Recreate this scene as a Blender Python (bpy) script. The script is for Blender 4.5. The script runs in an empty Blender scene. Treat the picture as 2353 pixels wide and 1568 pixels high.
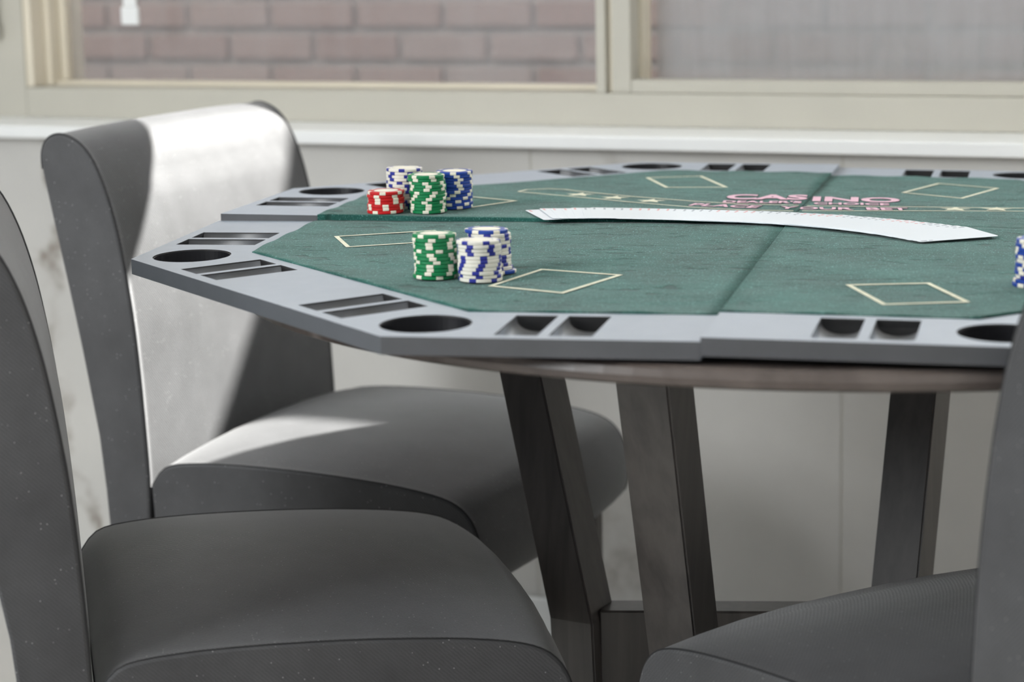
import bpy, bmesh, math, random
from mathutils import Vector, Matrix
from mathutils.geometry import delaunay_2d_cdt
random.seed(7)
PI = math.pi
S = bpy.context.scene
COL = S.collection
rad = math.radians

# ------------------------------------------------------------------ camera
cd = bpy.data.cameras.new('camera')
cam = bpy.data.objects.new('camera', cd); COL.objects.link(cam)
cam.location = (0.2606, -2.369, 1.1109)
cam.rotation_euler = (1.3913, 0.0208, 0.2255)
cd.sensor_width = 36.0
cd.lens = 5344.3 / 2353 * 36.0
cd.clip_start = 0.05
cd.dof.use_dof = True
cd.dof.focus_distance = 2.32
cd.dof.aperture_fstop = 5.0
S.camera = cam

# ------------------------------------------------------------------ light
WALL_A = rad(-10)                                  # the wall runs 10 degrees off the table
U = Vector((math.cos(WALL_A), math.sin(WALL_A), 0))
N = Vector((-math.sin(WALL_A), math.cos(WALL_A), 0))
def W(u, n, z): return U * u + N * n + Vector((0, 0, z))

w = bpy.data.worlds.new('sky'); S.world = w; w.use_nodes = True
bg = w.node_tree.nodes['Background']
bg.inputs[0].default_value = (0.88, 0.94, 1.0, 1)
bg.inputs[1].default_value = 0.52

sun = bpy.data.lights.new('sun', 'SUN'); sun.energy = 36.0; sun.angle = rad(0.6)
sun.color = (1.0, 0.97, 0.93)
so = bpy.data.objects.new('sun', sun); COL.objects.link(so)
to_sun = (U * 0.80 + N * 1.0 + Vector((0, 0, 1.1))).normalized()
so.rotation_euler = to_sun.to_track_quat('Z', 'Y').to_euler()
so.location = to_sun * 6

def area(name, loc, target, size, power, color):
    l = bpy.data.lights.new(name, 'AREA'); l.shape = 'RECTANGLE'; l.size = size[0]; l.size_y = size[1]
    l.energy = power; l.color = color
    o = bpy.data.objects.new(name, l); COL.objects.link(o); o.location = loc
    o.rotation_euler = (Vector(loc) - Vector(target)).to_track_quat('Z', 'Y').to_euler()
    return o
area('assumed_left_fill_light', (-2.0, -1.75, 1.75), (0.15, -0.6, 0.6), (0.9, 0.9), 48, (0.95, 0.98, 1.0))  # unseen fill lamp, assumed for the light from the left; no window there

S.view_settings.view_transform = 'Standard'
S.view_settings.look = 'None'
S.view_settings.exposure = 0.14
S.view_settings.gamma = 1.0
S.view_settings.use_curve_mapping = False

# ------------------------------------------------------------------ material helpers
def srgb(r, g, b):
    f = lambda c: ((c / 255 + 0.055) / 1.055) ** 2.4 if c > 10 else c / 255 / 12.92
    return (f(r), f(g), f(b), 1)

class NT:
    def __init__(s, name):
        s.m = bpy.data.materials.new(name); s.m.use_nodes = True
        s.t = s.m.node_tree; s.n = s.t.nodes; s.l = s.t.links
        s.b = s.n['Principled BSDF']; s.out = s.n['Material Output']
        s.tc = s.n.new('ShaderNodeTexCoord')
    def co(s, scale=(1, 1, 1), rot=(0, 0, 0), src='Object'):
        mp = s.n.new('ShaderNodeMapping'); mp.inputs['Scale'].default_value = scale; mp.inputs['Rotation'].default_value = rot
        s.l.new(s.tc.outputs[src], mp.inputs[0]); return mp.outputs[0]
    def noise(s, co, scale, detail=3, rough=0.5, dist=0):
        n = s.n.new('ShaderNodeTexNoise'); n.inputs['Scale'].default_value = scale
        n.inputs['Detail'].default_value = detail; n.inputs['Roughness'].default_value = rough
        n.inputs['Distortion'].default_value = dist
        s.l.new(co, n.inputs['Vector']); return n.outputs['Fac']
    def ramp(s, fac, stops):
        r = s.n.new('ShaderNodeValToRGB'); e = r.color_ramp.elements
        e[0].position, e[0].color = stops[0]; e[1].position, e[1].color = stops[-1]
        for p, c in stops[1:-1]:
            k = e.new(p); k.color = c
        s.l.new(fac, r.inputs[0]); return r.outputs[0]
    def mix(s, fac, a, b):
        m = s.n.new('ShaderNodeMix'); m.data_type = 'RGBA'
        if isinstance(fac, float): m.inputs[0].default_value = fac
        else: s.l.new(fac, m.inputs[0])
        for i, v in ((6, a), (7, b)):
            if isinstance(v, tuple): m.inputs[i].default_value = v
            else: s.l.new(v, m.inputs[i])
        return m.outputs[2]
    def math(s, op, a, b=0.0):
        m = s.n.new('ShaderNodeMath'); m.operation = op
        for i, v in ((0, a), (1, b)):
            if isinstance(v, (int, float)): m.inputs[i].default_value = v
            else: s.l.new(v, m.inputs[i])
        return m.outputs[0]
    def bump(s, h, strength=0.3, dist=0.001):
        b = s.n.new('ShaderNodeBump'); b.inputs['Strength'].default_value = strength; b.inputs['Distance'].default_value = dist
        s.l.new(h, b.inputs['Height']); s.l.new(b.outputs[0], s.b.inputs['Normal'])
    def set(s, **k):
        for kk, v in k.items():
            i = s.b.inputs[kk.replace('_', ' ')]
            if isinstance(v, (int, float, tuple)): i.default_value = v
            else: s.l.new(v, i)
        return s

def plain(name, col, rough=0.5, var=0.08, scale=30, spec=0.5, metal=0.0):
    t = NT(name)
    c2 = tuple(max(0, c * (1 - var)) for c in col[:3]) + (1,)
    c1 = tuple(min(1, c * (1 + var)) for c in col[:3]) + (1,)
    f = t.noise(t.co(), scale)
    t.set(Base_Color=t.ramp(f, [(0.3, c2), (0.7, c1)]), Roughness=rough, Specular_IOR_Level=spec, Metallic=metal)
    return t.m

# charcoal leatherette with a fine diagonal weave and glints painted in as pale flecks
def fabric():
    t = NT('charcoal_weave')
    co = t.co()
    wv = t.n.new('ShaderNodeTexWave'); wv.inputs['Scale'].default_value = 150; wv.wave_type = 'BANDS'
    wv.bands_direction = 'DIAGONAL'; wv.inputs['Distortion'].default_value = 2.5
    wv.inputs['Detail'].default_value = 2; wv.inputs['Detail Scale'].default_value = 3
    t.l.new(co, wv.inputs['Vector'])
    gr = t.noise(co, 900, 2)
    cloud = t.noise(co, 14, 3, 0.6)
    vor = t.n.new('ShaderNodeTexVoronoi'); vor.inputs['Scale'].default_value = 210
    t.l.new(co, vor.inputs['Vector'])
    fleck = t.ramp(vor.outputs['Distance'], [(0.06, (1, 1, 1, 1)), (0.12, (0, 0, 0, 1))])
    rnd = t.n.new('ShaderNodeSeparateColor'); t.l.new(vor.outputs['Color'], rnd.inputs[0])
    fleck = t.math('MULTIPLY', fleck, t.math('GREATER_THAN', rnd.outputs[0], 0.72))
    base = t.ramp(cloud, [(0.3, (0.040, 0.040, 0.042, 1)), (0.7, (0.066, 0.066, 0.069, 1))])
    base = t.mix(t.math('MULTIPLY', wv.outputs['Fac'], 0.35), base, (0.02, 0.02, 0.021, 1))
    base = t.mix(t.math('MULTIPLY', fleck, 0.9), base, (0.5, 0.5, 0.5, 1))
    t.set(Base_Color=base, Roughness=0.6, Specular_IOR_Level=0.5, Sheen_Weight=0.3, Sheen_Roughness=0.45)
    t.bump(t.math('ADD', t.math('MULTIPLY', wv.outputs['Fac'], 0.5), gr), 0.4, 0.0008)
    return t.m

def felt():
    t = NT('green_felt')
    co = t.co()
    f1 = t.noise(co, 9, 4, 0.6); f2 = t.noise(t.co((1, 0.35, 1), (0, 0, 0.5)), 760, 2); f3 = t.noise(co, 700, 1)
    base = t.ramp(f1, [(0.3, srgb(24, 68, 61)), (0.7, srgb(44, 96, 88))])
    base = t.mix(t.ramp(f2, [(0.58, (0, 0, 0, 1)), (0.72, (0.85, 0.85, 0.85, 1))]), base, srgb(100, 150, 142))
    dk = t.noise(t.co((26, 85, 1), (0, 0, -0.12)), 1.0, 3, 0.55, 0.6)          # little creases
    crease = t.ramp(dk, [(0.60, (0, 0, 0, 1)), (0.66, (1, 1, 1, 1))])
    base = t.mix(t.math('MULTIPLY', crease, 0.75), base, srgb(26, 58, 53))
    t.set(Base_Color=base, Roughness=0.85, Sheen_Weight=0.15, Sheen_Roughness=0.5, Specular_IOR_Level=0.15)
    h = t.math('SUBTRACT', t.math('MULTIPLY', f3, 0.35), t.math('MULTIPLY', crease, 1.2))
    big = t.noise(t.co((9, 16, 1)), 1.0, 3)
    t.bump(t.math('ADD', h, t.math('MULTIPLY', big, 3.0)), 0.6, 0.0018)
    return t.m

def rail_plastic():
    t = NT('matte_black_rail')
    co = t.co()
    f = t.noise(co, 25, 4, 0.6); g = t.noise(co, 1400, 1); s = t.noise(t.co((45, 45, 1)), 1.0, 2)
    t.set(Base_Color=t.ramp(f, [(0.3, srgb(36, 37, 41)), (0.7, srgb(47, 48, 53))]),
          Roughness=t.ramp(s, [(0.3, (0.50, 0.50, 0.50, 1)), (0.7, (0.56, 0.56, 0.56, 1))]),
          Specular_IOR_Level=0.6, Coat_Weight=0.9, Coat_Roughness=0.5, IOR=1.55, Coat_IOR=1.6, Sheen_Weight=0.55, Sheen_Roughness=0.45, Sheen_Tint=(0.78, 0.88, 1.0, 1))
    t.bump(g, 0.08, 0.0003)
    return t.m

def table_stone():
    t = NT('brown_marble_laminate')
    co = t.co((1, 1, 1))
    f = t.noise(co, 9, 6, 0.6, 0.8)
    base = t.ramp(f, [(0.3, srgb(66, 58, 54)), (0.55, srgb(92, 83, 78)), (0.75, srgb(112, 102, 96))])
    v = t.noise(co, 2.2, 2, 0.4, 0.4)
    vein = t.ramp(t.math('ABSOLUTE', t.math('SUBTRACT', v, 0.5)), [(0.0, (1, 1, 1, 1)), (0.015, (0, 0, 0, 1))])
    t.set(Base_Color=t.mix(t.math('MULTIPLY', vein, 0.22), base, srgb(190, 180, 175)), Roughness=0.35)
    return t.m

def marble_tile():
    t = NT('white_marble_tile')
    co = t.co((1, 1, 1))
    f = t.noise(co, 2.5, 5, 0.55, 0.6)
    base = t.ramp(f, [(0.25, srgb(192, 190, 186)), (0.7, srgb(208, 206, 201))])
    sp = t.n.new('ShaderNodeSeparateXYZ'); t.l.new(t.tc.outputs['Object'], sp.inputs[0])
    wob = t.math('MULTIPLY', t.math('SUBTRACT', t.noise(co, 5, 4, 0.6), 0.5), 0.30)
    spot = t.ramp(t.noise(co, 13, 4, 0.6), [(0.42, (0.1, 0.1, 0.1, 1)), (0.66, (1, 1, 1, 1))])
    m = None                                                  # a few upright veins, each at its own place along the wall
    for x0, slope, strength in ((-1.455, 0.10, 1.0), (-0.500, 0.05, 0.45), (-2.35, -0.2, 0.8), (0.95, 0.3, 0.7)):
        d = t.math('ABSOLUTE', t.math('ADD', t.math('SUBTRACT', sp.outputs[0], x0), t.math('ADD', wob, t.math('MULTIPLY', sp.outputs[2], slope))))
        v = t.math('MULTIPLY', t.ramp(d, [(0.0, (1, 1, 1, 1)), (0.022, (0, 0, 0, 1))]), strength)
        m = v if m is None else t.math('MAXIMUM', m, v)
    m = t.math('MULTIPLY', m, spot)
    t.set(Base_Color=t.mix(m, base, srgb(112, 98, 82)), Roughness=0.22)
    return t.m

def glass(name, haze, tint):
    t = NT(name)
    tr = t.n.new('ShaderNodeBsdfTransparent'); tr.inputs[0].default_value = (0.96, 0.97, 0.97, 1)
    df = t.n.new('ShaderNodeBsdfDiffuse'); df.inputs[0].default_value = tint
    tl = t.n.new('ShaderNodeBsdfTranslucent'); tl.inputs[0].default_value = tint
    gl = t.n.new('ShaderNodeBsdfGlossy'); gl.inputs['Roughness'].default_value = 0.03
    md = t.n.new('ShaderNodeMixShader'); md.inputs[0].default_value = 0.6
    t.l.new(df.outputs[0], md.inputs[1]); t.l.new(tl.outputs[0], md.inputs[2])
    co = t.co()
    dust = t.noise(co, 5, 5, 0.65, 0.4)
    streak = t.noise(t.co((40, 1, 3)), 1.0, 3)
    h = t.math('MULTIPLY', t.ramp(t.math('MULTIPLY', t.math('ADD', dust, streak), 0.5),
               [(0.35, (0.75, 0.75, 0.75, 1)), (0.65, (1.2, 1.2, 1.2, 1))]), haze)
    m1 = t.n.new('ShaderNodeMixShader'); t.l.new(h, m1.inputs[0])
    t.l.new(tr.outputs[0], m1.inputs[1]); t.l.new(md.outputs[0], m1.inputs[2])
    m2 = t.n.new('ShaderNodeMixShader')
    fr = t.n.new('ShaderNodeLayerWeight'); fr.inputs[0].default_value = 0.5
    t.l.new(t.math('ADD', t.math('MULTIPLY', t.math('POWER', fr.outputs['Facing'], 5.0), 0.6), 0.03), m2.inputs[0])
    t.l.new(m1.outputs[0], m2.inputs[1]); t.l.new(gl.outputs[0], m2.inputs[2])
    t.l.new(m2.outputs[0], t.out.inputs[0])
    return t.m

def blind_cloth():
    t = NT('added_blind_cloth')
    df = t.n.new('ShaderNodeBsdfDiffuse'); tl = t.n.new('ShaderNodeBsdfTranslucent')
    c = t.ramp(t.noise(t.co((300, 300, 2)), 1.0, 2), [(0.3, (0.86, 0.88, 0.90, 1)), (0.7, (0.92, 0.94, 0.96, 1))])
    t.l.new(c, df.inputs[0]); t.l.new(c, tl.inputs[0])
    m = t.n.new('ShaderNodeMixShader'); m.inputs[0].default_value = 0.85
    t.l.new(df.outputs[0], m.inputs[1]); t.l.new(tl.outputs[0], m.inputs[2]); t.l.new(m.outputs[0], t.out.inputs[0])
    return t.m

def wood():
    t = NT('dark_stained_wood')
    f = t.noise(t.co((60, 60, 4)), 1.0, 4, 0.6, 0.3); c = t.noise(t.co(), 12, 3)
    base = t.ramp(f, [(0.3, srgb(52, 49, 48)), (0.7, srgb(78, 74, 71))])
    t.set(Base_Color=t.mix(t.math('MULTIPLY', c, 0.3), base, srgb(92, 84, 78)), Roughness=0.4, Specular_IOR_Level=0.6)
    t.bump(f, 0.1, 0.0005)
    return t.m

def brick_mat():
    t = NT('red_brown_brick')
    oi = t.n.new('ShaderNodeObjectInfo')
    c = t.ramp(oi.outputs['Random'], [(0.0, srgb(136, 114, 114)), (0.4, srgb(148, 128, 128)), (0.75, srgb(150, 140, 142)), (1.0, srgb(158, 136, 134))])
    f = t.noise(t.co(), 40, 4)
    t.set(Base_Color=t.mix(t.math('MULTIPLY', f, 0.5), c, srgb(150, 130, 126)), Roughness=0.9)
    t.bump(f, 0.4, 0.003)
    return t.m

M = {
 'fabric': fabric(), 'felt': felt(), 'rail': rail_plastic(), 'stone': table_stone(), 'tile': marble_tile(),
 'glass': glass('dusty_window_glass', 0.17, (0.85, 0.86, 0.88, 1)),
 'screen': glass('fine_insect_screen', 0.42, (0.80, 0.80, 0.81, 1)),
 'blind': blind_cloth(), 'wood': wood(), 'brick': brick_mat(),
 'mortar': plain('pale_mortar', srgb(168, 164, 165), 0.95, 0.1, 30),
 'paint': plain('beige_frame_paint', srgb(192, 188, 176), 0.5, 0.03, 6),
 'cream': plain('cream_frame_paint', srgb(226, 217, 198), 0.4, 0.03, 8),
 'sill': plain('white_sill', srgb(238, 239, 238), 0.35, 0.02, 8),
 'floor': plain('pale_floor_tile', srgb(198, 194, 188), 0.35, 0.05, 4),
 'grout': plain('grey_grout', srgb(196, 193, 187), 0.9, 0.05, 50),
 'seam': plain('black_piping', (0.012, 0.012, 0.013, 1), 0.6, 0.1, 200),
 'slot': plain('shaded_tray_plastic', srgb(42, 40, 40), 0.42, 0.15, 60, 1.0),
 'cup': plain('black_cup_liner', (0.006, 0.006, 0.008, 1), 0.4, 0.2, 200),
 'line': plain('cream_print', srgb(214, 212, 190), 0.8, 0.1, 90, 0.2),
 'pink': plain('faded_pink_print', srgb(214, 176, 190), 0.8, 0.08, 90, 0.2),
 'shadowprint': plain('dark_print_outline', srgb(34, 58, 58), 0.8, 0.1, 90, 0.2),
 'card': plain('white_card_stock', srgb(222, 228, 233), 0.3, 0.01, 20),
 'cardred': plain('red_card_print', srgb(214, 120, 120), 0.4), 'cardblack': plain('black_card_print', srgb(120, 128, 140), 0.4),
 'c_green': plain('green_chip', srgb(10, 124, 72), 0.38, 0.06, 120), 'c_red': plain('red_chip', srgb(196, 22, 24), 0.38, 0.06, 120),
 'c_blue': plain('blue_chip', srgb(22, 62, 150), 0.38, 0.06, 120), 'c_white': plain('white_chip', srgb(226, 222, 210), 0.38, 0.03, 120),
 's_white': plain('white_edge_insert', srgb(232, 226, 208), 0.4, 0.03, 120), 's_blue': plain('blue_edge_insert', srgb(36, 44, 140), 0.4, 0.05, 120),
 'ring': plain('grey_label_ring', srgb(150, 170, 172), 0.35, 0.05, 120),
 'rubber': plain('dark_rubber', (0.02, 0.02, 0.02, 1), 0.7),
}

# ------------------------------------------------------------------ object helpers
def link(name, me, mat=None, parent=None, smooth=False):
    o = bpy.data.objects.new(name, me); COL.objects.link(o)
    if mat is not None: me.materials.append(mat)
    if parent is not None: o.parent = parent
    if smooth:
        for p in me.polygons: p.use_smooth = True
    return o
def bm_obj(name, bm, mat, parent=None, smooth=False):
    bmesh.ops.recalc_face_normals(bm, faces=bm.faces)
    me = bpy.data.meshes.new(name); bm.to_mesh(me); bm.free()
    return link(name, me, mat, parent, smooth)
def pyd(name, v, f, mat, parent=None, smooth=False):
    bm = bmesh.new(); vs = [bm.verts.new(p) for p in v]
    for a in f: bm.faces.new([vs[i] for i in a])
    return bm_obj(name, bm, mat, parent, smooth)
def box(bm, x0, x1, y0, y1, z0, z1, mtx=None):
    c = [(x, y, z) for z in (z0, z1) for y in (y0, y1) for x in (x0, x1)]
    v = [bm.verts.new(Vector(p) if mtx is None else mtx @ Vector(p)) for p in c]
    for f in ((0, 2, 3, 1), (4, 5, 7, 6), (0, 1, 5, 4), (2, 6, 7, 3), (0, 4, 6, 2), (1, 3, 7, 5)):
        bm.faces.new([v[i] for i in f])
def bx(name, dims, mat, parent=None, bev=0.0, seg=2):
    bm = bmesh.new(); box(bm, *dims)
    if bev: bmesh.ops.bevel(bm, geom=bm.edges[:], offset=bev, segments=seg, affect='EDGES', profile=0.6)
    return bm_obj(name, bm, mat, parent)
def empty(name, loc=(0, 0, 0), rz=0):
    o = bpy.data.objects.new(name, None); COL.objects.link(o); o.location = loc; o.rotation_euler = (0, 0, rz)
    o.empty_display_size = 0.1
    return o
def tag(o, label=None, cat=None, group=None, kind=None):
    if label: o['label'] = label
    if cat: o['category'] = cat
    if group: o['group'] = group
    if kind: o['kind'] = kind
    return o
def tube(bm, pts, r, n=6, closed=False):
    rings = []
    m = len(pts)
    for i, p in enumerate(pts):
        a = pts[(i - 1) % m] if (i or closed) else pts[0]
        b = pts[(i + 1) % m] if (i < m - 1 or closed) else pts[-1]
        t = (Vector(b) - Vector(a)).normalized()
        s = t.cross(Vector((0, 1, 0.01))).normalized()
        if s.length < 0.5: s = t.cross(Vector((1, 0, 0))).normalized()
        q = t.cross(s)
        rings.append([bm.verts.new(Vector(p) + (s * math.cos(2 * PI * k / n) + q * math.sin(2 * PI * k / n)) * r) for k in range(n)])
    for i in range(m if closed else m - 1):
        A, B = rings[i], rings[(i + 1) % m]
        for k in range(n): bm.faces.new((A[k], A[(k + 1) % n], B[(k + 1) % n], B[k]))
    if not closed:
        bm.faces.new(rings[0]); bm.faces.new(rings[-1][::-1])
def inside(p, lp):
    c = False; n = len(lp)
    for i in range(n):
        (x0, y0), (x1, y1) = lp[i][:2], lp[(i + 1) % n][:2]
        if (y0 > p[1]) != (y1 > p[1]) and p[0] < (x1 - x0) * (p[1] - y0) / (y1 - y0) + x0: c = not c
    return c
def plate_mesh(loops, th):
    """flat plate with cut-outs: loops[0] is the outline, the others are holes; top at z = 0"""
    V = []; E = []
    for lp in loops:
        b = len(V); V += [Vector((p[0], p[1])) for p in lp]
        E += [(b + i, b + (i + 1) % len(lp)) for i in range(len(lp))]
    vo, eo, fo, *_ = delaunay_2d_cdt(V, E, [], 0, 1e-7)
    bm = bmesh.new(); top = [bm.verts.new((v[0], v[1], 0)) for v in vo]; low = [bm.verts.new((v[0], v[1], -th)) for v in vo]
    used = {}
    for f in fo:
        c = sum((vo[i] for i in f), Vector((0, 0))) / len(f)
        if not inside(c, loops[0]) or any(inside(c, h) for h in loops[1:]): continue
        bm.faces.new([top[i] for i in f]); bm.faces.new([low[i] for i in reversed(f)])
        for i in range(len(f)):
            a, b = f[i], f[(i + 1) % len(f)]
            if (b, a) in used: used.pop((b, a))
            else: used[(a, b)] = 1
    for a, b in used: bm.faces.new((top[b], top[a], low[a], low[b]))
    bmesh.ops.delete(bm, geom=[v for v in bm.verts if not v.link_faces], context='VERTS')
    bmesh.ops.recalc_face_normals(bm, faces=bm.faces)
    me = bpy.data.meshes.new('rail'); bm.to_mesh(me); bm.free()
    return me
def text_mesh(s, size, extrude=0.0001, offset=0.0, sx=1.0, spacing=1.0):
    cu = bpy.data.curves.new('lettering', 'FONT'); cu.body = s; cu.size = size; cu.extrude = extrude; cu.offset = offset
    cu.align_x = 'CENTER'; cu.align_y = 'CENTER'; cu.space_character = spacing
    cu.resolution_u = 4
    o = bpy.data.objects.new('lettering', cu); COL.objects.link(o)
    me = bpy.data.meshes.new_from_object(o.evaluated_get(bpy.context.evaluated_depsgraph_get()))
    bpy.data.objects.remove(o); bpy.data.curves.remove(cu)
    me.transform(Matrix.Diagonal((sx, 1, 1, 1)))
    return me

# ================================================================== SETTING
# all wall pieces are modelled in the wall's own axes: x along the wall, y away from the room
def wall_thing(o): o.rotation_euler = (0, 0, WALL_A); return o

fl = bx('floor', (-4, 4, -4, 1.0, -0.05, 0.0), M['grout']); tag(fl, kind='structure'); wall_thing(fl)
tile_me = None
for i in range(8):
    for j in range(6):
        if tile_me is None:
            t = bx('tile', (0.003, 0.797, 0.003, 0.797, -0.001, 0.003), M['floor'], fl, 0.001, 1); tile_me = t.data
        else:
            t = link('tile', tile_me, None, fl)
        t.location = (-3.2 + 0.8 * i, -3.95 + 0.8 * j, 0)

wb = bmesh.new()
box(wb, -4, 3.2, 0.8865, 1.14, 0.0, 0.779)                    # parapet under the window
box(wb, -4, -1.614, 1.0, 1.139, 0.8002, 2.6)                  # left of the window
box(wb, 1.62, 3.2, 1.0, 1.139, 0.8002, 2.6)                   # right of the window
box(wb, -1.614, 1.62, 1.0, 1.14, 2.30, 2.6)                 # above
wall = bm_obj('wall_back', wb, M['paint']); tag(wall, kind='structure'); wall_thing(wall)
cl = bx('ceiling', (-4, 4, -4.5, 1.14, 2.601, 2.75), M['sill']); tag(cl, kind='structure'); wall_thing(cl)
tw = 0.474
for i in range(-7, 7):                                       # upright marble tiles
    u0 = -0.652 + tw * i
    if u0 > 2.7: break
    t = bx('tile', (u0 + 0.0009, u0 + tw - 0.0009, 0.885, 0.887, 0.09, 0.7795), M['tile'], wall, 0.0006, 1)
sk = bx('baseboard_back', (-4, 3.1, 0.872, 0.8845, 0.003, 0.09), M['sill'], None, 0.003); tag(sk, kind='structure'); wall_thing(sk)

sill = bx('trim_1', (-4, 3.2, 0.853, 1.14, 0.780, 0.800), M['sill'], None, 0.0025); tag(sill, 'white window sill board above the marble tiles', kind='structure'); wall_thing(sill)

# window_1: fixed left light; window_2: sliding right light in front with an insect screen
w1 = empty('window_1'); tag(w1, kind='structure'); wall_thing(w1)
bx('frame_rail', (-1.614, 1.62, 1.0, 1.139, 0.8003, 0.850), M['paint'], w1, 0.002)
bx('frame_jamb', (-1.614, -1.600, 1.004, 1.14, 0.851, 2.298), M['cream'], w1, 0.001)
bx('frame_jamb', (-1.5995, -1.588, 1.040, 1.14, 0.851, 2.298), M['cream'], w1, 0.001)
bx('frame_bead', (-1.5995, -0.60, 1.055, 1.085, 0.8505, 0.858), M['cream'], w1, 0.001)
bx('frame_bead', (-1.5875, -1.575, 1.068, 1.085, 0.859, 2.29), M['cream'], w1, 0.001)
bx('mullion', (-0.590, -0.575, 1.0, 1.14, 0.8505, 2.298), M['paint'], w1, 0.0015)
bx('mullion', (-0.5745, -0.566, 1.012, 1.14, 0.8505, 2.298), M['cream'], w1, 0.001)
bx('glass_pane', (-1.587, -0.591, 1.086, 1.090, 0.8515, 2.298), M['glass'], w1)
bx('frame_head', (-1.5995, 1.60, 1.0, 1.14, 2.2985, 2.2995), M['paint'], w1)
w2 = empty('window_2'); tag(w2, kind='structure'); wall_thing(w2)
bx('sash_stile', (-0.5655, -0.536, 1.004, 1.04, 0.8505, 2.298), M['paint'], w2, 0.0015)
bx('sash_stile', (1.58, 1.615, 1.004, 1.04, 0.8505, 2.298), M['paint'], w2, 0.0015)
bx('sash_rail', (-0.5355, 1.5795, 1.004, 1.04, 0.8505, 0.870), M['paint'], w2, 0.0015)
bx('sash_bead', (-0.5655, -0.528, 1.041, 1.075, 0.8505, 2.298), M['cream'], w2, 0.001)
bx('sash_bead', (-0.5275, 1.60, 1.041, 1.075, 0.8505, 0.866), M['cream'], w2, 0.001)
bx('glass_pane', (-0.5275, 1.58, 1.076, 1.080, 0.867, 2.298), M['glass'], w2)
bx('insect_screen', (-0.5275, 1.58, 1.100, 1.1015, 0.852, 1.12), M['screen'], w2)
bx('screen_rail', (-0.5275, 1.58, 1.096, 1.106, 1.1205, 1.135), M['paint'], w2, 0.001)

# white cloth blinds added out of view: sunlight glows through, right one shades the table
for (ua, ub, hem, lab) in ((-1.56, -0.035, 1.688, 'unseen white roller blind on the left, added to spread and cut off sunlight'),
                           (-0.025, 1.56, 1.10, 'unseen white roller blind on the right, added to keep sun off the table')):
    bl = empty('added_roller_blind', W(0, 0.985, 2.26), WALL_A)
    tag(bl, lab, 'blind')
    bx('cloth', (ua, ub, -0.002, 0.0, hem - 2.238, 0.0), M['blind'], bl)
    bm = bmesh.new(); bmesh.ops.create_cone(bm, cap_ends=True, segments=20, radius1=0.02, radius2=0.02, depth=ub - ua, matrix=Matrix.Translation(((ua + ub) / 2, -0.004, 0.012)) @ Matrix.Rotation(PI / 2, 4, 'Y'))
    bm_obj('roller_tube', bm, M['sill'], bl, True)
    bx('hem_bar', (ua, ub, -0.005, 0.003, hem - 2.26, hem - 2.2385), M['sill'], bl, 0.002)
# two white pull straps with end weights
for k, (u, n, z0, lab) in enumerate(((-1.387, 0.975, 0.955, 'white pull strap hanging against the left window pane'),
                                     (-1.668, 0.982, 0.932, 'white pull strap hanging at the far left edge on the wall'))):
    s = empty('blind_strap', W(u, n, z0), WALL_A); tag(s, lab, 'blind strap')
    bx('strap', (-0.012, 0.012, -0.001, 0.001, 0.03, 2.24 - z0), M['sill'], s)
    bx('end_weight', (-0.016, 0.016, -0.004, 0.004, 0.0, 0.0295), M['sill'], s, 0.003)

# ------------------------------------------------------------------ outside
gr = bx('ground', (-7, 7, 1.14, 12, -0.4, -0.05), M['mortar']); tag(gr, kind='structure'); wall_thing(gr)
bwall = bx('wall_outside', (-6, 5, 2.612, 2.85, -0.05, 2.98), M['mortar']); tag(bwall, kind='structure'); wall_thing(bwall)
bme = bx('brick', (0.006, 0.219, 0, 0.02, 0.009, 0.066), M['brick'], bwall, 0.003, 1)
bmesh_b = bme.data; bme.location = (-3.3, 2.6, 0.535)
first = True
rest = bmesh.new()
for r in range(40):
    z = -0.04 + 0.0752 * r
    off = 0.1125 if r % 2 else 0
    for c in range(-27, 22):
        u = c * 0.225 + off
        if u < -5.9 or u + 0.225 > 4.9: continue
        near = 0.55 < z < 1.1 and -3.3 < u < 0.25
        dy = random.uniform(-0.002, 0.002)
        if near:
            if first: o = bme; first = False
            else: o = link('brick', bmesh_b, None, bwall)
            o.location = (u, 2.594 + dy, z)
        else:
            box(rest, u + 0.006, u + 0.219, 2.594 + dy, 2.613, z + 0.009, z + 0.066)
rb = bm_obj('bricks', rest, M['brick'], bwall); tag(rb, kind='stuff')
cp = bx('trim_2', (-6, 5, 2.57, 2.89, 2.98, 3.04), M['mortar'], None, 0.005); tag(cp, 'pale coping on the outside wall', kind='structure'); wall_thing(cp)

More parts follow.
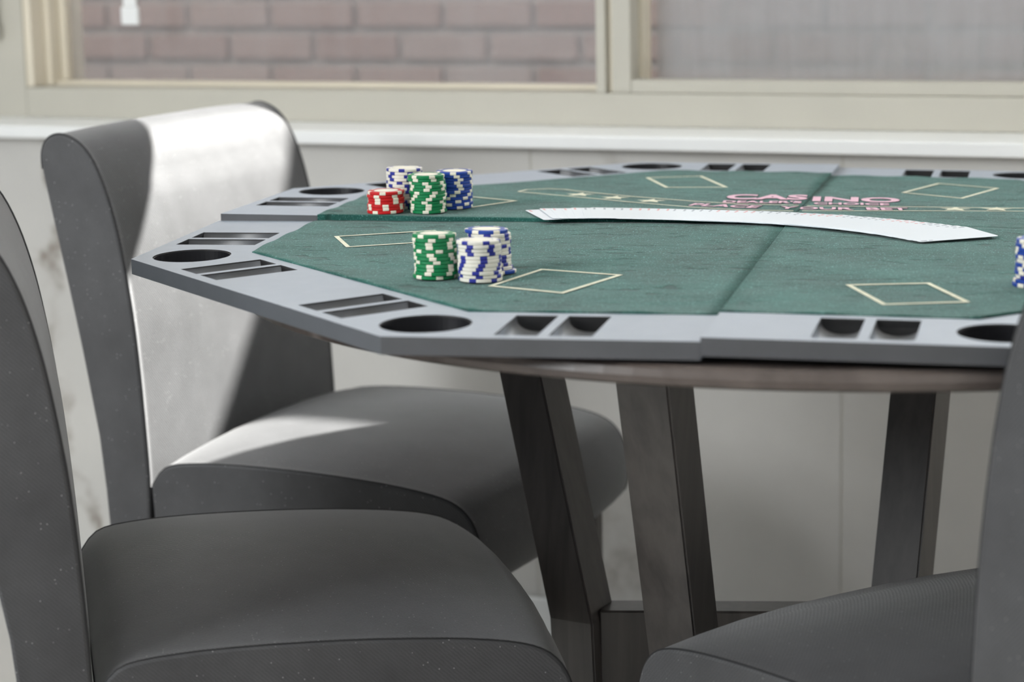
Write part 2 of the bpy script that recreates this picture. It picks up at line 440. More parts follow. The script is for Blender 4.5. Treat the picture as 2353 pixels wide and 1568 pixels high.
# ================================================================== ROUND TABLE
TB = empty('round_table', (0.07, 0.012, 0))
tag(TB, 'round brown marble table with dark wooden legs under the green card table top', 'table')
bm = bmesh.new()
prof = [(0.0, 0.7485), (0.624, 0.7485), (0.633, 0.752), (0.635, 0.758), (0.633, 0.764), (0.628, 0.7665), (0.0, 0.7665)]
n = 160; rings = []
for k in range(n):
    a = 2 * PI * k / n
    rings.append([bm.verts.new((r * math.cos(a), r * math.sin(a), z)) for r, z in prof[1:-1]])
for k in range(n):
    A, B = rings[k], rings[(k + 1) % n]
    for i in range(len(A) - 1): bm.faces.new((A[i], B[i], B[i + 1], A[i + 1]))
bm.faces.new([r[0] for r in rings][::-1]); bm.faces.new([r[-1] for r in rings])
bm_obj('tabletop', bm, M['stone'], TB, False)
def beam(name, pts, wx, wy, yaw, mat, parent, bev=0.002):
    bm = bmesh.new(); rr = []
    c, s = math.cos(yaw), math.sin(yaw)
    for p in pts:
        rr.append([bm.verts.new((p[0] + c * a * wx / 2 - s * b * wy / 2, p[1] + s * a * wx / 2 + c * b * wy / 2, p[2])) for a, b in ((-1, -1), (1, -1), (1, 1), (-1, 1))])
    for i in range(len(rr) - 1):
        for k in range(4): bm.faces.new((rr[i][k], rr[i][(k + 1) % 4], rr[i + 1][(k + 1) % 4], rr[i + 1][k]))
    bm.faces.new(rr[0]); bm.faces.new(rr[-1][::-1])
    ed = [e for e in bm.edges if abs((e.verts[0].co - e.verts[1].co).normalized().z) > 0.5]
    bmesh.ops.bevel(bm, geom=ed, offset=bev, segments=2, affect='EDGES')
    return bm_obj(name, bm, mat, parent)
tx, ty = TB.location.x, TB.location.y
def lp(x, y, z): return (x - tx, y - ty, z)
def line(p, q, z):
    t = (z - p[2]) / (q[2] - p[2]); return (p[0] + (q[0] - p[0]) * t, p[1] + (q[1] - p[1]) * t, z)
L1 = ((-0.2925, 0.10, 0.6092), (-0.2314, 0.05, 0.3566))
L2 = ((-0.0833, -0.33, 0.6921), (-0.0761, -0.235, 0.4458))
L3 = ((0.1255, 0.21, 0.5802), (0.1109, 0.15, 0.3779))
L4 = ((0.43, 0.11, 0.70), (0.40, 0.13, 0.40))
FEET = []
for (p, q), zk in ((L1, 0.355), (L2, 0.30), (L3, 0.30), (L4, 0.30)):
    a = line(p, q, 0.748); k = line(p, q, zk)
    o = Vector((k[0] - tx, k[1] - ty, 0)).normalized()
    f = (k[0] + o.x * 0.02, k[1] + o.y * 0.02, 0.006)
    if p is L1[0]: f = (k[0] + 0.012, k[1], 0.006)
    lg = beam('leg', [lp(*f), lp(*k), lp(*a)], 0.053, 0.053, rad(-17), M['wood'], TB)
    bx('foot_pad', (-0.02, 0.02, -0.02, 0.02, 0.0032, 0.0058), M['rubber'], lg).location = (f[0] - tx, f[1] - ty, 0)
    FEET.append(k)
def stretcher(a, b, z0, z1, th):
    d = Vector((b[0] - a[0], b[1] - a[1], 0)); L = d.length; d.normalize()
    mt = Matrix.Translation((a[0] - tx, a[1] - ty, 0)) @ Matrix.Rotation(math.atan2(d.y, d.x), 4, 'Z')
    bm = bmesh.new(); box(bm, 0.02, L - 0.02, -th / 2, th / 2, z0, z1, mt)
    bmesh.ops.bevel(bm, geom=bm.edges[:], offset=0.002, segments=1, affect='EDGES')
    return bm_obj('stretcher', bm, M['wood'], TB)
k1, k2, k3, k4 = FEET
stretcher(k1, k4, 0.255, 0.366, 0.042); stretcher(k2, k3, 0.14, 0.2545, 0.042)

# ================================================================== FOLDING CARD TABLE TOP
A = 0.61; T = math.tan(PI / 8); RW = 0.10966; TH = 0.015
B = A - RW
ZC = 0.79815
SEC = {'FL': (-1, -1, 0.0039, 0.0207, -0.0055, 0.0008), 'FR': (1, -1, -0.012, 0.0144, 0.0012, -0.0014),
       'BL': (-1, 1, -0.0085, -0.0058, -0.0034, -0.0026), 'BR': (1, 1, -0.0173, -0.0137, 0.0014, 0.0016)}
def top_z(x, y):
    k = ('F' if y < 0 else 'B') + ('L' if x < 0 else 'R')
    return ZC + SEC[k][2] * x + SEC[k][3] * y
PT = empty('folding_poker_top', (0, 0, ZC))
tag(PT, 'octagonal folding poker table top with green felt, black rail, cup holders and chip trays', 'table top')
ROOTS = {}
G = -0.0006 + 0.0009
def edge_frame(sx, sy, diag_from_x):
    pass
def slots():
    """slot rectangles (four corners) of the quadrant x<0, y<0"""
    out = []
    V0 = Vector((-A, -A * T)); V1 = Vector((-A * T, -A))
    def rect(origin, along, inward, s0, s1):
        c = []
        for s, d in ((s0, 0.0125), (s1, 0.0125), (s1, 0.0965), (s0, 0.0965)):
            c.append(origin + along * s + inward * d)
        return c
    # left edge, measured from V0 upwards
    out.append(rect(V0, Vector((0, 1)), Vector((1, 0)), 0.090, 0.1255)); out.append(rect(V0, Vector((0, 1)), Vector((1, 0)), 0.1345, 0.170))
    # front edge from V1 to the right
    out.append(rect(V1, Vector((1, 0)), Vector((0, 1)), 0.090, 0.1255)); out.append(rect(V1, Vector((1, 0)), Vector((0, 1)), 0.1345, 0.170))
    d = (V1 - V0).normalized(); inn = Vector((-d.y, d.x))
    L = (V1 - V0).length
    for s in (0.090, 0.1345): out.append(rect(V0, d, inn, s, s + 0.0355)); out.append(rect(V0, d, inn, L - s - 0.0355, L - s))
    return out
CUPR = 0.0385
CUPS = [(0.6009 * math.cos(rad(202.5)), 0.6009 * math.sin(rad(202.5))), (0.6009 * math.cos(rad(247.5)), 0.6009 * math.sin(rad(247.5)))]
def cup_loop(cx, cy, r, n=50): return [(cx + r * math.cos(2 * PI * (k + 0.37) / n), cy + r * math.sin(2 * PI * (k + 0.37) / n)) for k in range(n)]

for key, (sx, sy, a, b, dx, dy) in SEC.items():
    mx = lambda p: (-sx * p[0], -sy * p[1])                 # the quadrant x<0,y<0 mirrored into place
    sec = empty('table_section', (dx, dy, 0)); sec.parent = PT
    sec.rotation_euler = (b, -a, 0)
    lab = {'FL': 'near left quarter of the top', 'FR': 'near right quarter of the top', 'BL': 'far left quarter of the top', 'BR': 'far right quarter of the top'}[key]
    sec['label'] = lab
    ROOTS[key] = sec
    gx = G - dx * sx; gy = G - dy * sy                     # the folded joints meet on the centre lines
    outer = [(-gx, -A), (-A * T, -A), (-A, -A * T), (-A, -gy), (-B, -gy), (-B, -B * T), (-B * T, -B), (-gx, -B)]
    sl = slots()
    loops = [[mx(p) for p in outer]] + [[mx(p) for p in s] for s in sl] + [[mx(p) for p in cup_loop(*c, CUPR)] for c in CUPS]
    me = plate_mesh(loops, TH)
    rail = link("rail", me, M["rail"], sec)
    me.materials.append(M['slot'])                         # shade on the cut-out walls, put in as a darker material
    for p in me.polygons:
        p.use_smooth = False
        if abs(p.normal.z) < 0.4:
            ax, ay = abs(p.center.x), abs(p.center.y)
            dout = min(A - ax, A - ay, (A * (1 + T) - ax - ay) / 1.41421)
            if 0.004 < dout < RW - 0.004 and ax > 0.012 and ay > 0.012: p.material_index = 1
    # felt covered board inside the rail
    fo = [(-gx, -B - 0.0004), (-B * T - 0.0002, -B - 0.0004), (-B - 0.0004, -B * T - 0.0002), (-B - 0.0004, -gy), (-gx, -gy)]
    # grid the felt so it can ripple
    bm = bmesh.new()
    st = 0.0125; cells = {}
    vs = [bm.verts.new((*mx(p), 0)) for p in fo]
    f = bm.faces.new(vs)
    k = 1
    while k * st < A:
        for co, no in (((-k * st * -sx, 0, 0), (1, 0, 0)), ((0, -k * st * -sy, 0), (0, 1, 0))):
            bmesh.ops.bisect_plane(bm, geom=bm.verts[:] + bm.edges[:] + bm.faces[:], plane_co=co, plane_no=no)
        k += 1
    ext = bmesh.ops.extrude_face_region(bm, geom=bm.faces[:])
    low = [g for g in ext['geom'] if isinstance(g, bmesh.types.BMVert)]
    for v in low: v.co.z -= TH - 0.001
    lows = set(low)
    for v in bm.verts:
        if v in lows: continue
        x, y = v.co.x, v.co.y
        edge = min(B - abs(x), B - abs(y), (B * (1 + T) - abs(x) - abs(y)) / 1.414)
        v.co.z += 0.0006 + 0.0004 * math.sin(31 * x + 17 * y) * math.sin(23 * y - 11 * x) + (0.0006 * (1 + math.sin(90 * (x - y))) if edge < 0.02 else 0)
    fe = bm_obj('felt', bm, M['felt'], sec, False)
    for p in fe.data.polygons:
        if abs(p.normal.z) > 0.8: p.use_smooth = True
    # moulded trays and cup holders
    for s in sl:
        c = [Vector(mx(p)) for p in s]
        wv = c[1] - c[0]; lv = c[3] - c[0]
        bm = bmesh.new(); m = 10; rows = []
        for e in (0, 1):
            row = []
            for i in range(m + 1):
                ph = PI * i / m
                q = c[0] + wv * (0.5 - 0.5 * math.cos(ph)) + lv * e
                row.append(bm.verts.new((q.x, q.y, -0.0012 - 0.0122 * math.sin(ph) ** 0.7)))
            rows.append(row)
        for i in range(m): bm.faces.new((rows[0][i], rows[0][i + 1], rows[1][i + 1], rows[1][i]))
        for row in rows: bm.faces.new(row)
        tr = bm_obj('chip_tray', bm, M['rail'], sec)
        tr.data.materials.append(M['slot'])  # end walls carry the same painted-in shade as the cut-outs
        for p in tr.data.polygons:
            p.use_smooth = len(p.vertices) == 4
            p.material_index = 0 if len(p.vertices) == 4 else 1
    for cx, cy in CUPS:
        cx, cy = mx((cx, cy))
        bm = bmesh.new(); n = 48
        R = [(CUPR - 0.0002, -0.0012), (CUPR - 0.0012, -0.0012), (CUPR - 0.0018, -0.0135), (CUPR - 0.004, -0.0146)]
        rg = [[bm.verts.new((cx + r * math.cos(2 * PI * k / n), cy + r * math.sin(2 * PI * k / n), z)) for k in range(n)] for r, z in R]
        for i in range(len(rg) - 1):
            for k in range(n): bm.faces.new((rg[i][k], rg[i][(k + 1) % n], rg[i + 1][(k + 1) % n], rg[i + 1][k]))
        bm.faces.new(rg[-1])
        bm_obj('cup_holder', bm, M['cup'], sec)

def print_strip(pts, width, closed, sec, mat, name='printed_line', h=0.00118, lab=None):
    """thin flat ink line following world x,y points, in the section's own axes"""
    s = ROOTS[sec]
    P = [Vector((p[0] - s.location.x, p[1] - s.location.y)) for p in pts]
    m = len(P); bm = bmesh.new(); L = []; R = []
    for i in range(m):
        a = P[(i - 1) % m] if (closed or i) else P[i]; c = P[(i + 1) % m] if (closed or i < m - 1) else P[i]
        d1 = (P[i] - a); d2 = (c - P[i])
        if d1.length < 1e-9: d1 = d2
        if d2.length < 1e-9: d2 = d1
        d1.normalize(); d2.normalize(); t = (d1 + d2).normalized(); nrm = Vector((-t.y, t.x))
        k = width / 2 / max(0.4, nrm.dot(Vector((-d1.y, d1.x))))
        for arr, sg in ((L, 1), (R, -1)):
            q = P[i] + nrm * k * sg
            arr.append(bm.verts.new((q.x, q.y, h)))
    for i in range(m if closed else m - 1):
        j = (i + 1) % m
        bm.faces.new((L[i], L[j], R[j], R[i]))
    o = bm_obj(name, bm, mat, s)
    if lab: o['label'] = lab
    return o
def rect_print(c, sec, wd=0.0045):
    # subdivided a little so the ink can follow
    print_strip(c, wd, True, sec, M['line'], 'betting_box')
rect_print([(-0.2211, -0.3831), (-0.1938, -0.2951), (-0.1161, -0.3209), (-0.1500, -0.4130)], 'FL')
rect_print([(0.0932, -0.3639), (0.1602, -0.3445), (0.1963, -0.4305), (0.1300, -0.4528)], 'FR')
rect_print([(-0.4487, -0.1100), (-0.3570, -0.0672), (-0.3240, -0.1310), (-0.4165, -0.1751)], 'FL')
rect_print([(-0.2143, 0.4079), (-0.1531, 0.4334), (-0.1064, 0.3172), (-0.1743, 0.3061)], 'BL')
rect_print([(0.0983, 0.3154), (0.1329, 0.4274), (0.2022, 0.3871), (0.1657, 0.2695)], 'BR')
rect_print([(-0.3204, 0.1509), (-0.3560, 0.0820), (-0.4300, 0.1260), (-0.3960, 0.1930)], 'BL')
rect_print([(0.43, -0.17), (0.35, -0.13), (0.32, -0.20), (0.40, -0.24)], 'FR')
rect_print([(0.43, 0.17), (0.35, 0.13), (0.32, 0.20), (0.40, 0.24)], 'BR')
# the band with stars
print_strip([(-0.2715, 0.2558), (-0.1996, 0.2099), (-0.1194, 0.1712), (-0.0685, 0.1540), (-0.004, 0.1500)], 0.0036, False, 'BL', M['line'])
print_strip([(-0.3372, 0.2410), (-0.2569, 0.1955), (-0.19, 0.1558), (-0.1111, 0.1151), (-0.0619, 0.1010), (-0.004, 0.0985)], 0.0036, False, 'BL', M['line'])
print_strip([(-0.3372, 0.2410), (-0.332, 0.262), (-0.309, 0.2749), (-0.288, 0.270), (-0.2715, 0.2558)], 0.0036, False, 'BL', M['line'])
print_strip([(0.004, 0.1560), (0.1184, 0.1704), (0.2349, 0.1834), (0.34, 0.21)], 0.0036, False, 'BR', M['line'])
print_strip([(0.004, 0.1060), (0.1206, 0.1329), (0.2353, 0.1541), (0.36, 0.18)], 0.0036, False, 'BR', M['line'])
print_strip([(0.34, 0.21), (0.36, 0.215), (0.372, 0.20), (0.36, 0.18)], 0.0036, False, 'BR', M['line'])
def star(x, y, r, sec):
    s = ROOTS[sec]; bm = bmesh.new(); x -= s.location.x; y -= s.location.y
    c = bm.verts.new((x, y, 0.00125)); v = []
    for k in range(10):
        rr = r if k % 2 == 0 else r * 0.42; an = PI / 2 + k * PI / 5
        v.append(bm.verts.new((x + rr * math.cos(an), y + rr * math.sin(an), 0.00125)))
    for k in range(10): bm.faces.new((c, v[k], v[(k + 1) % 10]))
    bm_obj('printed_star', bm, M['line'], s)
for x, y, sec in ((-0.261, 0.2212, 'BL'), (-0.2159, 0.1953, 'BL'), (-0.170, 0.1703, 'BL'), (0.163, 0.159, 'BR'), (0.2063, 0.1686, 'BR'), (0.250, 0.177, 'BR')):
    star(x, y, 0.018, sec)
def words(s, x, y, size, rot, sec, sx=1.0, off=0.0008, outline=True, sp=1.0):
    r = ROOTS[sec]
    if outline:
        o = link('lettering_outline', text_mesh(s, size, 0.0001, off + size * 0.022, sx, sp), M['shadowprint'], r)
        o.location = (x - r.location.x, y - r.location.y, 0.00112); o.rotation_euler = (0, 0, rad(rot))
    o = link('lettering', text_mesh(s, size, 0.0001, off, sx, sp), M['pink'], r)
    o.location = (x - r.location.x, y - r.location.y, 0.00135); o.rotation_euler = (0, 0, rad(rot))
    o['label'] = 'pink printed words %s' % s
words('CAS', -0.047, 0.219, 0.062, 3, 'BL', 0.80, 0.0022)
words('INO', 0.051, 0.226, 0.062, 4, 'BR', 0.86, 0.0022)
words("DEALER'S", -0.047, 0.173, 0.027, 3, 'BL', 0.78, 0.0008)
words('CHOICE', 0.050, 0.183, 0.027, 5, 'BR', 0.82, 0.0008)
words('PLACE', -0.083, 0.133, 0.031, -10, 'BL', 0.88, 0.0008)
words('Y', -0.013, 0.124, 0.031, -2, 'BL', 0.88, 0.0008)
words('OUR', 0.026, 0.132, 0.031, 6, 'BR', 0.88, 0.0008)
words('BET', 0.091, 0.142, 0.031, 8, 'BR', 0.88, 0.0008)

# ================================================================== CHAIRS
BACKP = [(-0.432, 0.30), (-0.429, 0.40), (-0.428, 0.45), (-0.430, 0.505), (-0.434, 0.58), (-0.440, 0.65), (-0.450, 0.72), (-0.459, 0.765), (-0.470, 0.803),
         (-0.484, 0.835), (-0.500, 0.855), (-0.518, 0.865), (-0.534, 0.867), (-0.548, 0.861), (-0.556, 0.847), (-0.5565, 0.825),
         (-0.550, 0.79), (-0.541, 0.745), (-0.528, 0.68), (-0.514, 0.606), (-0.503, 0.54), (-0.496, 0.498), (-0.490, 0.43), (-0.487, 0.378), (-0.484, 0.30)]
SEATP = [(-0.424, 0.440), (-0.405, 0.463), (-0.37, 0.471), (-0.30, 0.474), (-0.20, 0.472), (-0.11, 0.466), (-0.05, 0.458), (-0.018, 0.448), (0.0, 0.432),
         (0.010, 0.410), (0.014, 0.385), (0.010, 0.358), (-0.004, 0.343), (-0.05, 0.340), (-0.24, 0.340), (-0.42, 0.340)]
def smooth_profile(P, lo, hi, n=3):
    out = []
    for i in range(len(P) - 1):
        p0, p1, p2, p3 = P[max(i - 1, 0)], P[i], P[i + 1], P[min(i + 2, len(P) - 1)]
        out.append(P[i])
        if lo <= i < hi:
            for k in range(1, n):
                t = k / n
                out.append(tuple(0.5 * (2 * p1[j] + (p2[j] - p0[j]) * t + (2 * p0[j] - 5 * p1[j] + 4 * p2[j] - p3[j]) * t * t + (3 * p1[j] - p0[j] - 3 * p2[j] + p3[j]) * t ** 3) for j in (0, 1)))
    out.append(P[-1])
    return out
BACKP = smooth_profile(BACKP, 2, 20)
SEATP = smooth_profile(SEATP, 0, 12)
HW = 0.245; FX = 0.215
def loft(prof, ys, fn, mat, name, parent, cap=True):
    bm = bmesh.new(); rr = []
    for y in ys: rr.append([bm.verts.new(fn(f, z, y)) for f, z in prof])
    m = len(prof)
    for i in range(len(rr) - 1):
        for k in range(m): bm.faces.new((rr[i][k], rr[i][(k + 1) % m], rr[i + 1][(k + 1) % m], rr[i + 1][k]))
    bmesh.ops.recalc_face_normals(bm, faces=bm.faces)
    for f in bm.faces: f.smooth = True
    if cap:
        for ring in (rr[0], rr[-1][::-1]):
            f = bm.faces.new(ring); f.smooth = False
            cen = sum((v.co for v in ring), Vector()) / m
            r = bmesh.ops.inset_individual(bm, faces=[f], thickness=0.008, depth=0.0)
            for v in f.verts: v.co.y += 0.003 * (1 if cen.y > 0 else -1)
            for g in r['faces']: g.smooth = True
    o = bm_obj(name, bm, mat, parent)
    md = o.modifiers.new('edge', 'BEVEL'); md.width = 0.003; md.segments = 2; md.limit_method = 'ANGLE'; md.angle_limit = rad(50)
    return o
YS = [-HW, -0.235, -0.20, -0.15, -0.09, -0.03, 0.03, 0.09, 0.15, 0.20, 0.235, HW]
def crown(y): return max(0.0, 1 - (abs(y) / HW) ** 2.6)
def seat_fn(f, z, y):
    c = crown(y)
    if z > 0.36 and f < -0.0:
        z2 = z + 0.021 * c * min(1, max(0, (z - 0.36) / 0.1)) * min(1.0, 0.45 + 4 * (-f)) * min(1.0, max(0.0, (f + 0.44) / 0.10)) ** 0.5
    else: z2 = z
    x = f + FX + (0.014 * c if f > -0.03 else 0)
    return (x, y, z2)
def back_fn(f, z, y): return (f + FX + 0.004 * crown(y) * (1 if f > -0.48 and z < 0.8 else 0), y, z + 0.004 * crown(y) * (z > 0.8))
def seam_path(prof, i0, i1, y, fn): return [Vector(fn(*prof[i], y)) for i in range(i0, i1)]
def make_chair():
    r = empty('dining_chair')
    bk = loft(BACKP, YS, back_fn, M['fabric'], 'backrest', r)
    st = loft(SEATP, YS, seat_fn, M['fabric'], 'seat', r)
    for s in (-1, 1):
        y = s * (HW + 0.0005)
        bm = bmesh.new(); tube(bm, [Vector(back_fn(f, z, s * HW)) + Vector((0, s * 0.0006, 0)) for f, z in BACKP[:42]], 0.0018)
        bm_obj('piping', bm, M['seam'], bk, True)
        bm = bmesh.new(); tube(bm, [Vector(seat_fn(f, z, s * HW)) + Vector((0, s * 0.0006, 0)) for f, z in SEATP[0:35]], 0.0010)
        bm_obj('piping', bm, M['seam'], st, True)
    for s in (-1, 1):
        beam('leg', [(0.185, s * 0.212, 0.003), (0.185, s * 0.212, 0.339)], 0.026, 0.026, 0, M['wood'], r)
        beam('leg', [(-0.285, s * 0.212, 0.003), (-0.245, s * 0.212, 0.299)], 0.03, 0.03, 0, M['wood'], r)
    bx('seat_frame', (-0.20, 0.195, -0.225, 0.225, 0.325, 0.3395), M['seam'], r)
    return r
def copy_tree(o, parent=None):
    c = o.copy(); COL.objects.link(c); c.parent = parent
    for ch in o.children: copy_tree(ch, c)
    return c
ch0 = make_chair()
def put_chair(o, corner, ang, side, label):
    a = rad(ang); f = Vector((math.cos(a), math.sin(a), 0)); l = Vector((-math.sin(a), math.cos(a), 0))
    o.location = Vector((corner[0], corner[1], 0)) - f * FX - l * (side * HW)
    o.rotation_euler = (0, 0, a)
    tag(o, label, 'chair', 'charcoal dining chairs around the table')
put_chair(ch0, (-0.38, 0.147), -10, -1, 'charcoal upholstered dining chair by the window, its backrest half in bright sun')
c2 = copy_tree(ch0); put_chair(c2, (-0.17, -0.35), 25, -1, 'nearest charcoal upholstered dining chair at the lower left with a large shaded seat')
c3 = copy_tree(ch0); put_chair(c3, (-0.093, -0.334), 135, 1, 'charcoal dining chair at the lower right, seen from behind with a pale lit backrest side')

# ================================================================== POKER CHIPS
CR = 0.0198; CH = 0.0033
def chip_meshes():
    bm = bmesh.new(); n = 40
    R = [(0.0135, 0.0), (CR - 0.0006, 0.0), (CR, 0.0005), (CR, CH - 0.0005), (CR - 0.0006, CH), (0.0135, CH)]
    rg = [[bm.verts.new((r * math.cos(2 * PI * k / n), r * math.sin(2 * PI * k / n), z)) for k in range(n)] for r, z in R]
    for i in range(5):
        for k in range(n): bm.faces.new((rg[i][k], rg[i][(k + 1) % n], rg[i + 1][(k + 1) % n], rg[i + 1][k]))
    bm.faces.new(rg[0][::-1]); bm.faces.new(rg[-1])
    bmesh.ops.recalc_face_normals(bm, faces=bm.faces)
    return bm
BODY = {}
for c in ('green', 'red', 'blue', 'white'):
    bm = chip_meshes(); me = bpy.data.meshes.new('poker_chip'); bm.to_mesh(me); bm.free(); me.materials.append(M['c_' + c]); BODY[c] = me
SPOT = {}
for c in ('white', 'blue'):
    bm = bmesh.new(); m = 4; h = rad(9.5); ro = CR + 0.00012
    vs = [[bm.verts.new((r * math.cos(-h + 2 * h * i / m), r * math.sin(-h + 2 * h * i / m), z)) for i in range(m + 1)]
          for r, z in ((CR - 0.003, CH + 0.00004), (ro - 0.0005, CH + 0.00004), (ro, CH - 0.0006), (ro, 0.0006), (ro - 0.0005, -0.00002), (CR - 0.003, -0.00002))]
    for i in range(5):
        for k in range(m): bm.faces.new((vs[i][k], vs[i][k + 1], vs[i + 1][k + 1], vs[i + 1][k]))
    bmesh.ops.recalc_face_normals(bm, faces=bm.faces)
    me = bpy.data.meshes.new('edge_spot'); bm.to_mesh(me); bm.free(); me.materials.append(M['s_' + c]); SPOT[c] = me
bm = bmesh.new(); n = 40
a = [[bm.verts.new((r * math.cos(2 * PI * k / n), r * math.sin(2 * PI * k / n), CH + 0.00006)) for k in range(n)] for r in (0.0128, 0.0134)]
for k in range(n): bm.faces.new((a[0][k], a[1][k], a[1][(k + 1) % n], a[0][(k + 1) % n]))
me = bpy.data.meshes.new('label_ring'); bm.to_mesh(me); bm.free(); me.materials.append(M['ring']); RING = me
bm = bmesh.new(); bmesh.ops.create_circle(bm, cap_ends=True, segments=32, radius=0.0127, matrix=Matrix.Translation((0, 0, CH + 0.00005)))
me = bpy.data.meshes.new('label'); bm.to_mesh(me); bm.free(); me.materials.append(M['s_white']); LABEL = me

ORD = ['top', 'second from the top', 'third from the top', 'fourth from the top', 'fifth from the top', 'sixth from the top', 'seventh from the top',
       'eighth from the top', 'ninth from the top', 'tenth from the top', 'eleventh from the top', 'twelfth from the top', 'bottom']
def chip(x, y, z, color, label, group, rot, tilt):
    o = link('poker_chip', BODY[color]); o.location = (x, y, z); o.rotation_euler = (tilt[0], tilt[1], rot)
    tag(o, label, 'poker chip', group)
    sp = 'blue' if color == 'white' else 'white'
    for k in range(6):
        s = link('edge_spot', SPOT[sp], None, o); s.rotation_euler = (0, 0, k * PI / 3)
    link('label', LABEL, None, o); link('label_ring', RING, None, o)
    return o
def stack(cx, cy, colors, name, group, offs=None):
    key = ('F' if cy < 0 else 'B') + ('L' if cx < 0 else 'R')
    a, b = SEC[key][2], SEC[key][3]
    z = top_z(cx, cy) + 0.0012 + (abs(a) + abs(b)) * CR * 0.3
    nn = len(colors); rot = random.uniform(0, 6)
    for i, c in enumerate(colors):                           # bottom to top
        k = nn - 1 - i
        place = 'bottom chip' if i == 0 else (ORD[k] + (' chip' if k == 0 else ''))
        rot += random.choice((0.0, 0.1, -0.22, 0.42, 0.3, -0.45, 0.55, -0.12, 0.2))
        ox, oy = (offs or {}).get(i, (0, 0))
        jx, jy = random.uniform(-0.0007, 0.0007), random.uniform(-0.0007, 0.0007)
        desc = {'white': 'white poker chip with blue edge spots', 'green': 'green poker chip with white edge spots',
                'red': 'red poker chip with white edge spots', 'blue': 'blue poker chip with white edge spots'}[c]
        chip(cx + jx + ox, cy + jy + oy, z + i * (CH + 0.00008), c, '%s, %s %s' % (desc, place, name), group, rot, (b, -a))
stack(-0.2818, -0.3427, ['green'] * 12, 'of the near green stack', 'near green chip stack', {0: (-0.0012, 0), 9: (-0.001, 0), 10: (-0.0015, 0), 11: (-0.0015, 0)})
stack(-0.2372, -0.3560, ['white'] * 11, 'of the front white stack', 'front white chip stack', {10: (-0.0005, 0)})
stack(-0.2385, -0.3145, ['blue', 'white', 'white', 'white', 'white', 'white', 'white', 'white', 'white', 'white', 'white', 'blue'], 'of the blue topped stack', 'blue topped chip stack', {0: (0.0045, 0), 1: (0.002, 0), 11: (-0.002, 0), 10: (0.0005, 0)})
stack(-0.4352, 0.0285, ['red'] * 7, 'of the short red stack', 'red chip stack')
stack(-0.3907, 0.0389, ['green'] * 12, 'of the far green stack', 'far green chip stack', {9: (-0.001, 0), 10: (-0.002, 0), 11: (-0.0022, 0)})
stack(-0.3715, 0.0797, ['blue'] * 12, 'of the far blue stack', 'far blue chip stack')
stack(-0.4262, 0.0735, ['white'] * 13, 'of the far white stack', 'far white chip stack')
stack(0.2535, -0.3407, ['blue', 'blue', 'white', 'blue', 'blue', 'blue', 'white', 'blue', 'blue', 'blue', 'blue', 'blue'], 'of the right edge stack', 'right edge chip stack', {0: (-0.003, 0), 1: (-0.002, 0)})

# ================================================================== PLAYING CARDS
CW, CL, CT = 0.063, 0.088, 0.00028
def card_mesh():
    r = 0.0035; loop = []
    for cx, cy, a0 in ((CW / 2 - r, CL / 2 - r, 0), (-CW / 2 + r, CL / 2 - r, 90), (-CW / 2 + r, -CL / 2 + r, 180), (CW / 2 - r, -CL / 2 + r, 270)):
        for k in range(4):
            an = rad(a0 + 30 * k); loop.append((cx + r * math.cos(an), cy + r * math.sin(an)))
    bm = bmesh.new(); lo = [bm.verts.new((*p, 0)) for p in loop]; hi = [bm.verts.new((*p, CT)) for p in loop]
    bm.faces.new(lo[::-1]); bm.faces.new(hi)
    for k in range(len(loop)):
        j = (k + 1) % len(loop); bm.faces.new((lo[k], lo[j], hi[j], hi[k]))
    me = bpy.data.meshes.new('playing_card'); bm.to_mesh(me); bm.free(); me.materials.append(M['card']); return me
CARD = card_mesh()
IDX = {}
for nm, mt in (('red', M['cardred']), ('black', M['cardblack'])):
    bm = bmesh.new()
    for s in (1, -1):
        for (x0, x1, y0, y1) in ((-0.0285, -0.0262, 0.034, 0.0405), (-0.0285, -0.0262, 0.0275, 0.0315)):
            v = [bm.verts.new((s * x, s * y, CT + 0.00003)) for x, y in ((x0, y0), (x1, y0), (x1, y1), (x0, y1))]
            bm.faces.new(v)
    me = bpy.data.meshes.new('corner_index'); bm.to_mesh(me); bm.free(); me.materials.append(mt); IDX[nm] = me
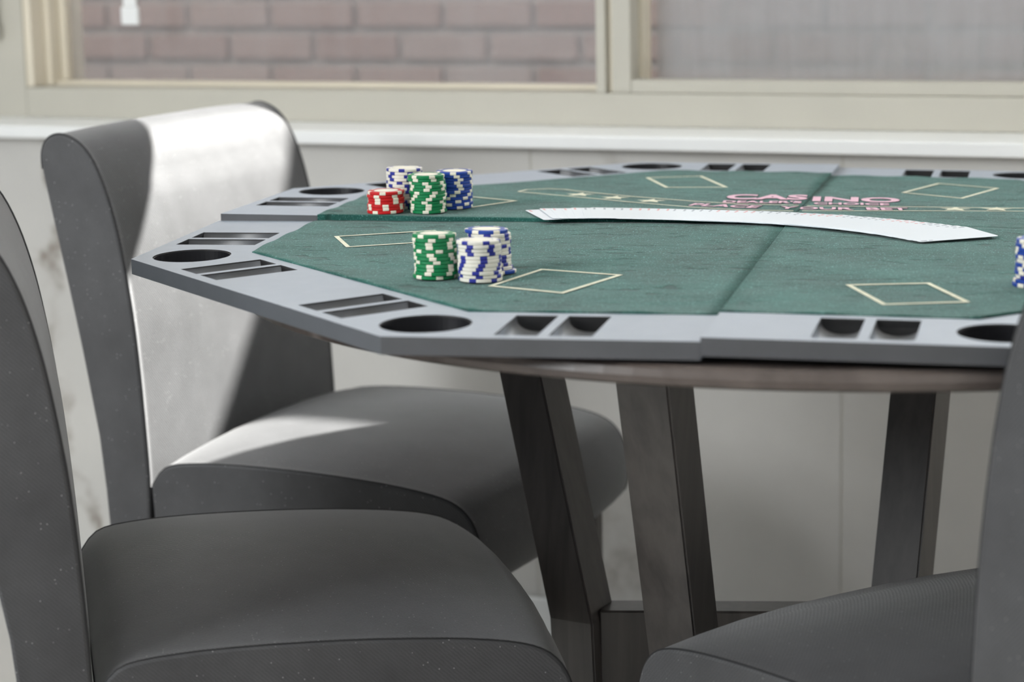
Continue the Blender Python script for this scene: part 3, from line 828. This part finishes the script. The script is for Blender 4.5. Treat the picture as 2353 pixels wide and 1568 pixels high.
PATH = [(-0.241, 0.032, 25.7), (-0.228, 0.036, 21), (-0.18, 0.038, 12), (-0.12, 0.034, 4), (-0.06, 0.028, -3), (0.0, 0.018, -12), (0.06, -0.006, -26), (0.11, -0.036, -40), (0.160, -0.074, -56.7)]
def on_path(t):
    seg = [math.dist(PATH[i][:2], PATH[i + 1][:2]) for i in range(len(PATH) - 1)]; L = sum(seg); d = t * L
    for i, s in enumerate(seg):
        if d <= s or i == len(seg) - 1:
            k = d / s; return [PATH[i][j] + (PATH[i + 1][j] - PATH[i][j]) * k for j in range(3)]
        d -= s
NC = 50
WORDS = ['', 'second', 'third', 'fourth', 'fifth', 'sixth', 'seventh', 'eighth', 'ninth', 'tenth', 'eleventh', 'twelfth', 'thirteenth', 'fourteenth', 'fifteenth', 'sixteenth',
         'seventeenth', 'eighteenth', 'nineteenth', 'twentieth', 'twenty-first', 'twenty-second', 'twenty-third', 'twenty-fourth', 'twenty-fifth']
for i in range(NC):
    t = i / (NC - 1)
    t = t ** 0.92 if i else 0
    x, y, an = on_path(min(1, t))
    x += random.uniform(-0.001, 0.001); y += random.uniform(-0.0015, 0.0015)
    if i == 0: lab = 'leftmost white playing card, at the left end under the fanned spread'
    elif i == NC - 1: lab = 'rightmost white playing card, fully open on top of the fanned spread'
    elif i < 25: lab = 'white playing card in the fanned spread, %s from its left end' % WORDS[i]
    else: lab = 'white playing card in the fanned spread, %s from its right end' % WORDS[NC - 1 - i]
    o = link('playing_card', CARD); tag(o, lab, 'playing card', 'playing cards fanned across the felt')
    ci, si = math.cos(rad(an)), math.sin(rad(an))
    zmax = max(top_z(x + ci * p - si * q, y + si * p + ci * q) for p in (-CW / 2, CW / 2) for q in (-CL / 2, CL / 2))
    o.location = (x, y, zmax + 0.0018 + 0.0010 * min(1, i / 6))
    o.rotation_euler = (0, rad(1.9 if i else 0.3), rad(an)) if False else Matrix.Rotation(rad(an), 4, 'Z').to_3x3().__matmul__(Matrix.Rotation(rad(1.9 if i else 0.3), 3, 'Y')).to_euler()
    m = link('corner_index', IDX['red' if (i // 5) % 2 == 0 else 'black'], None, o)
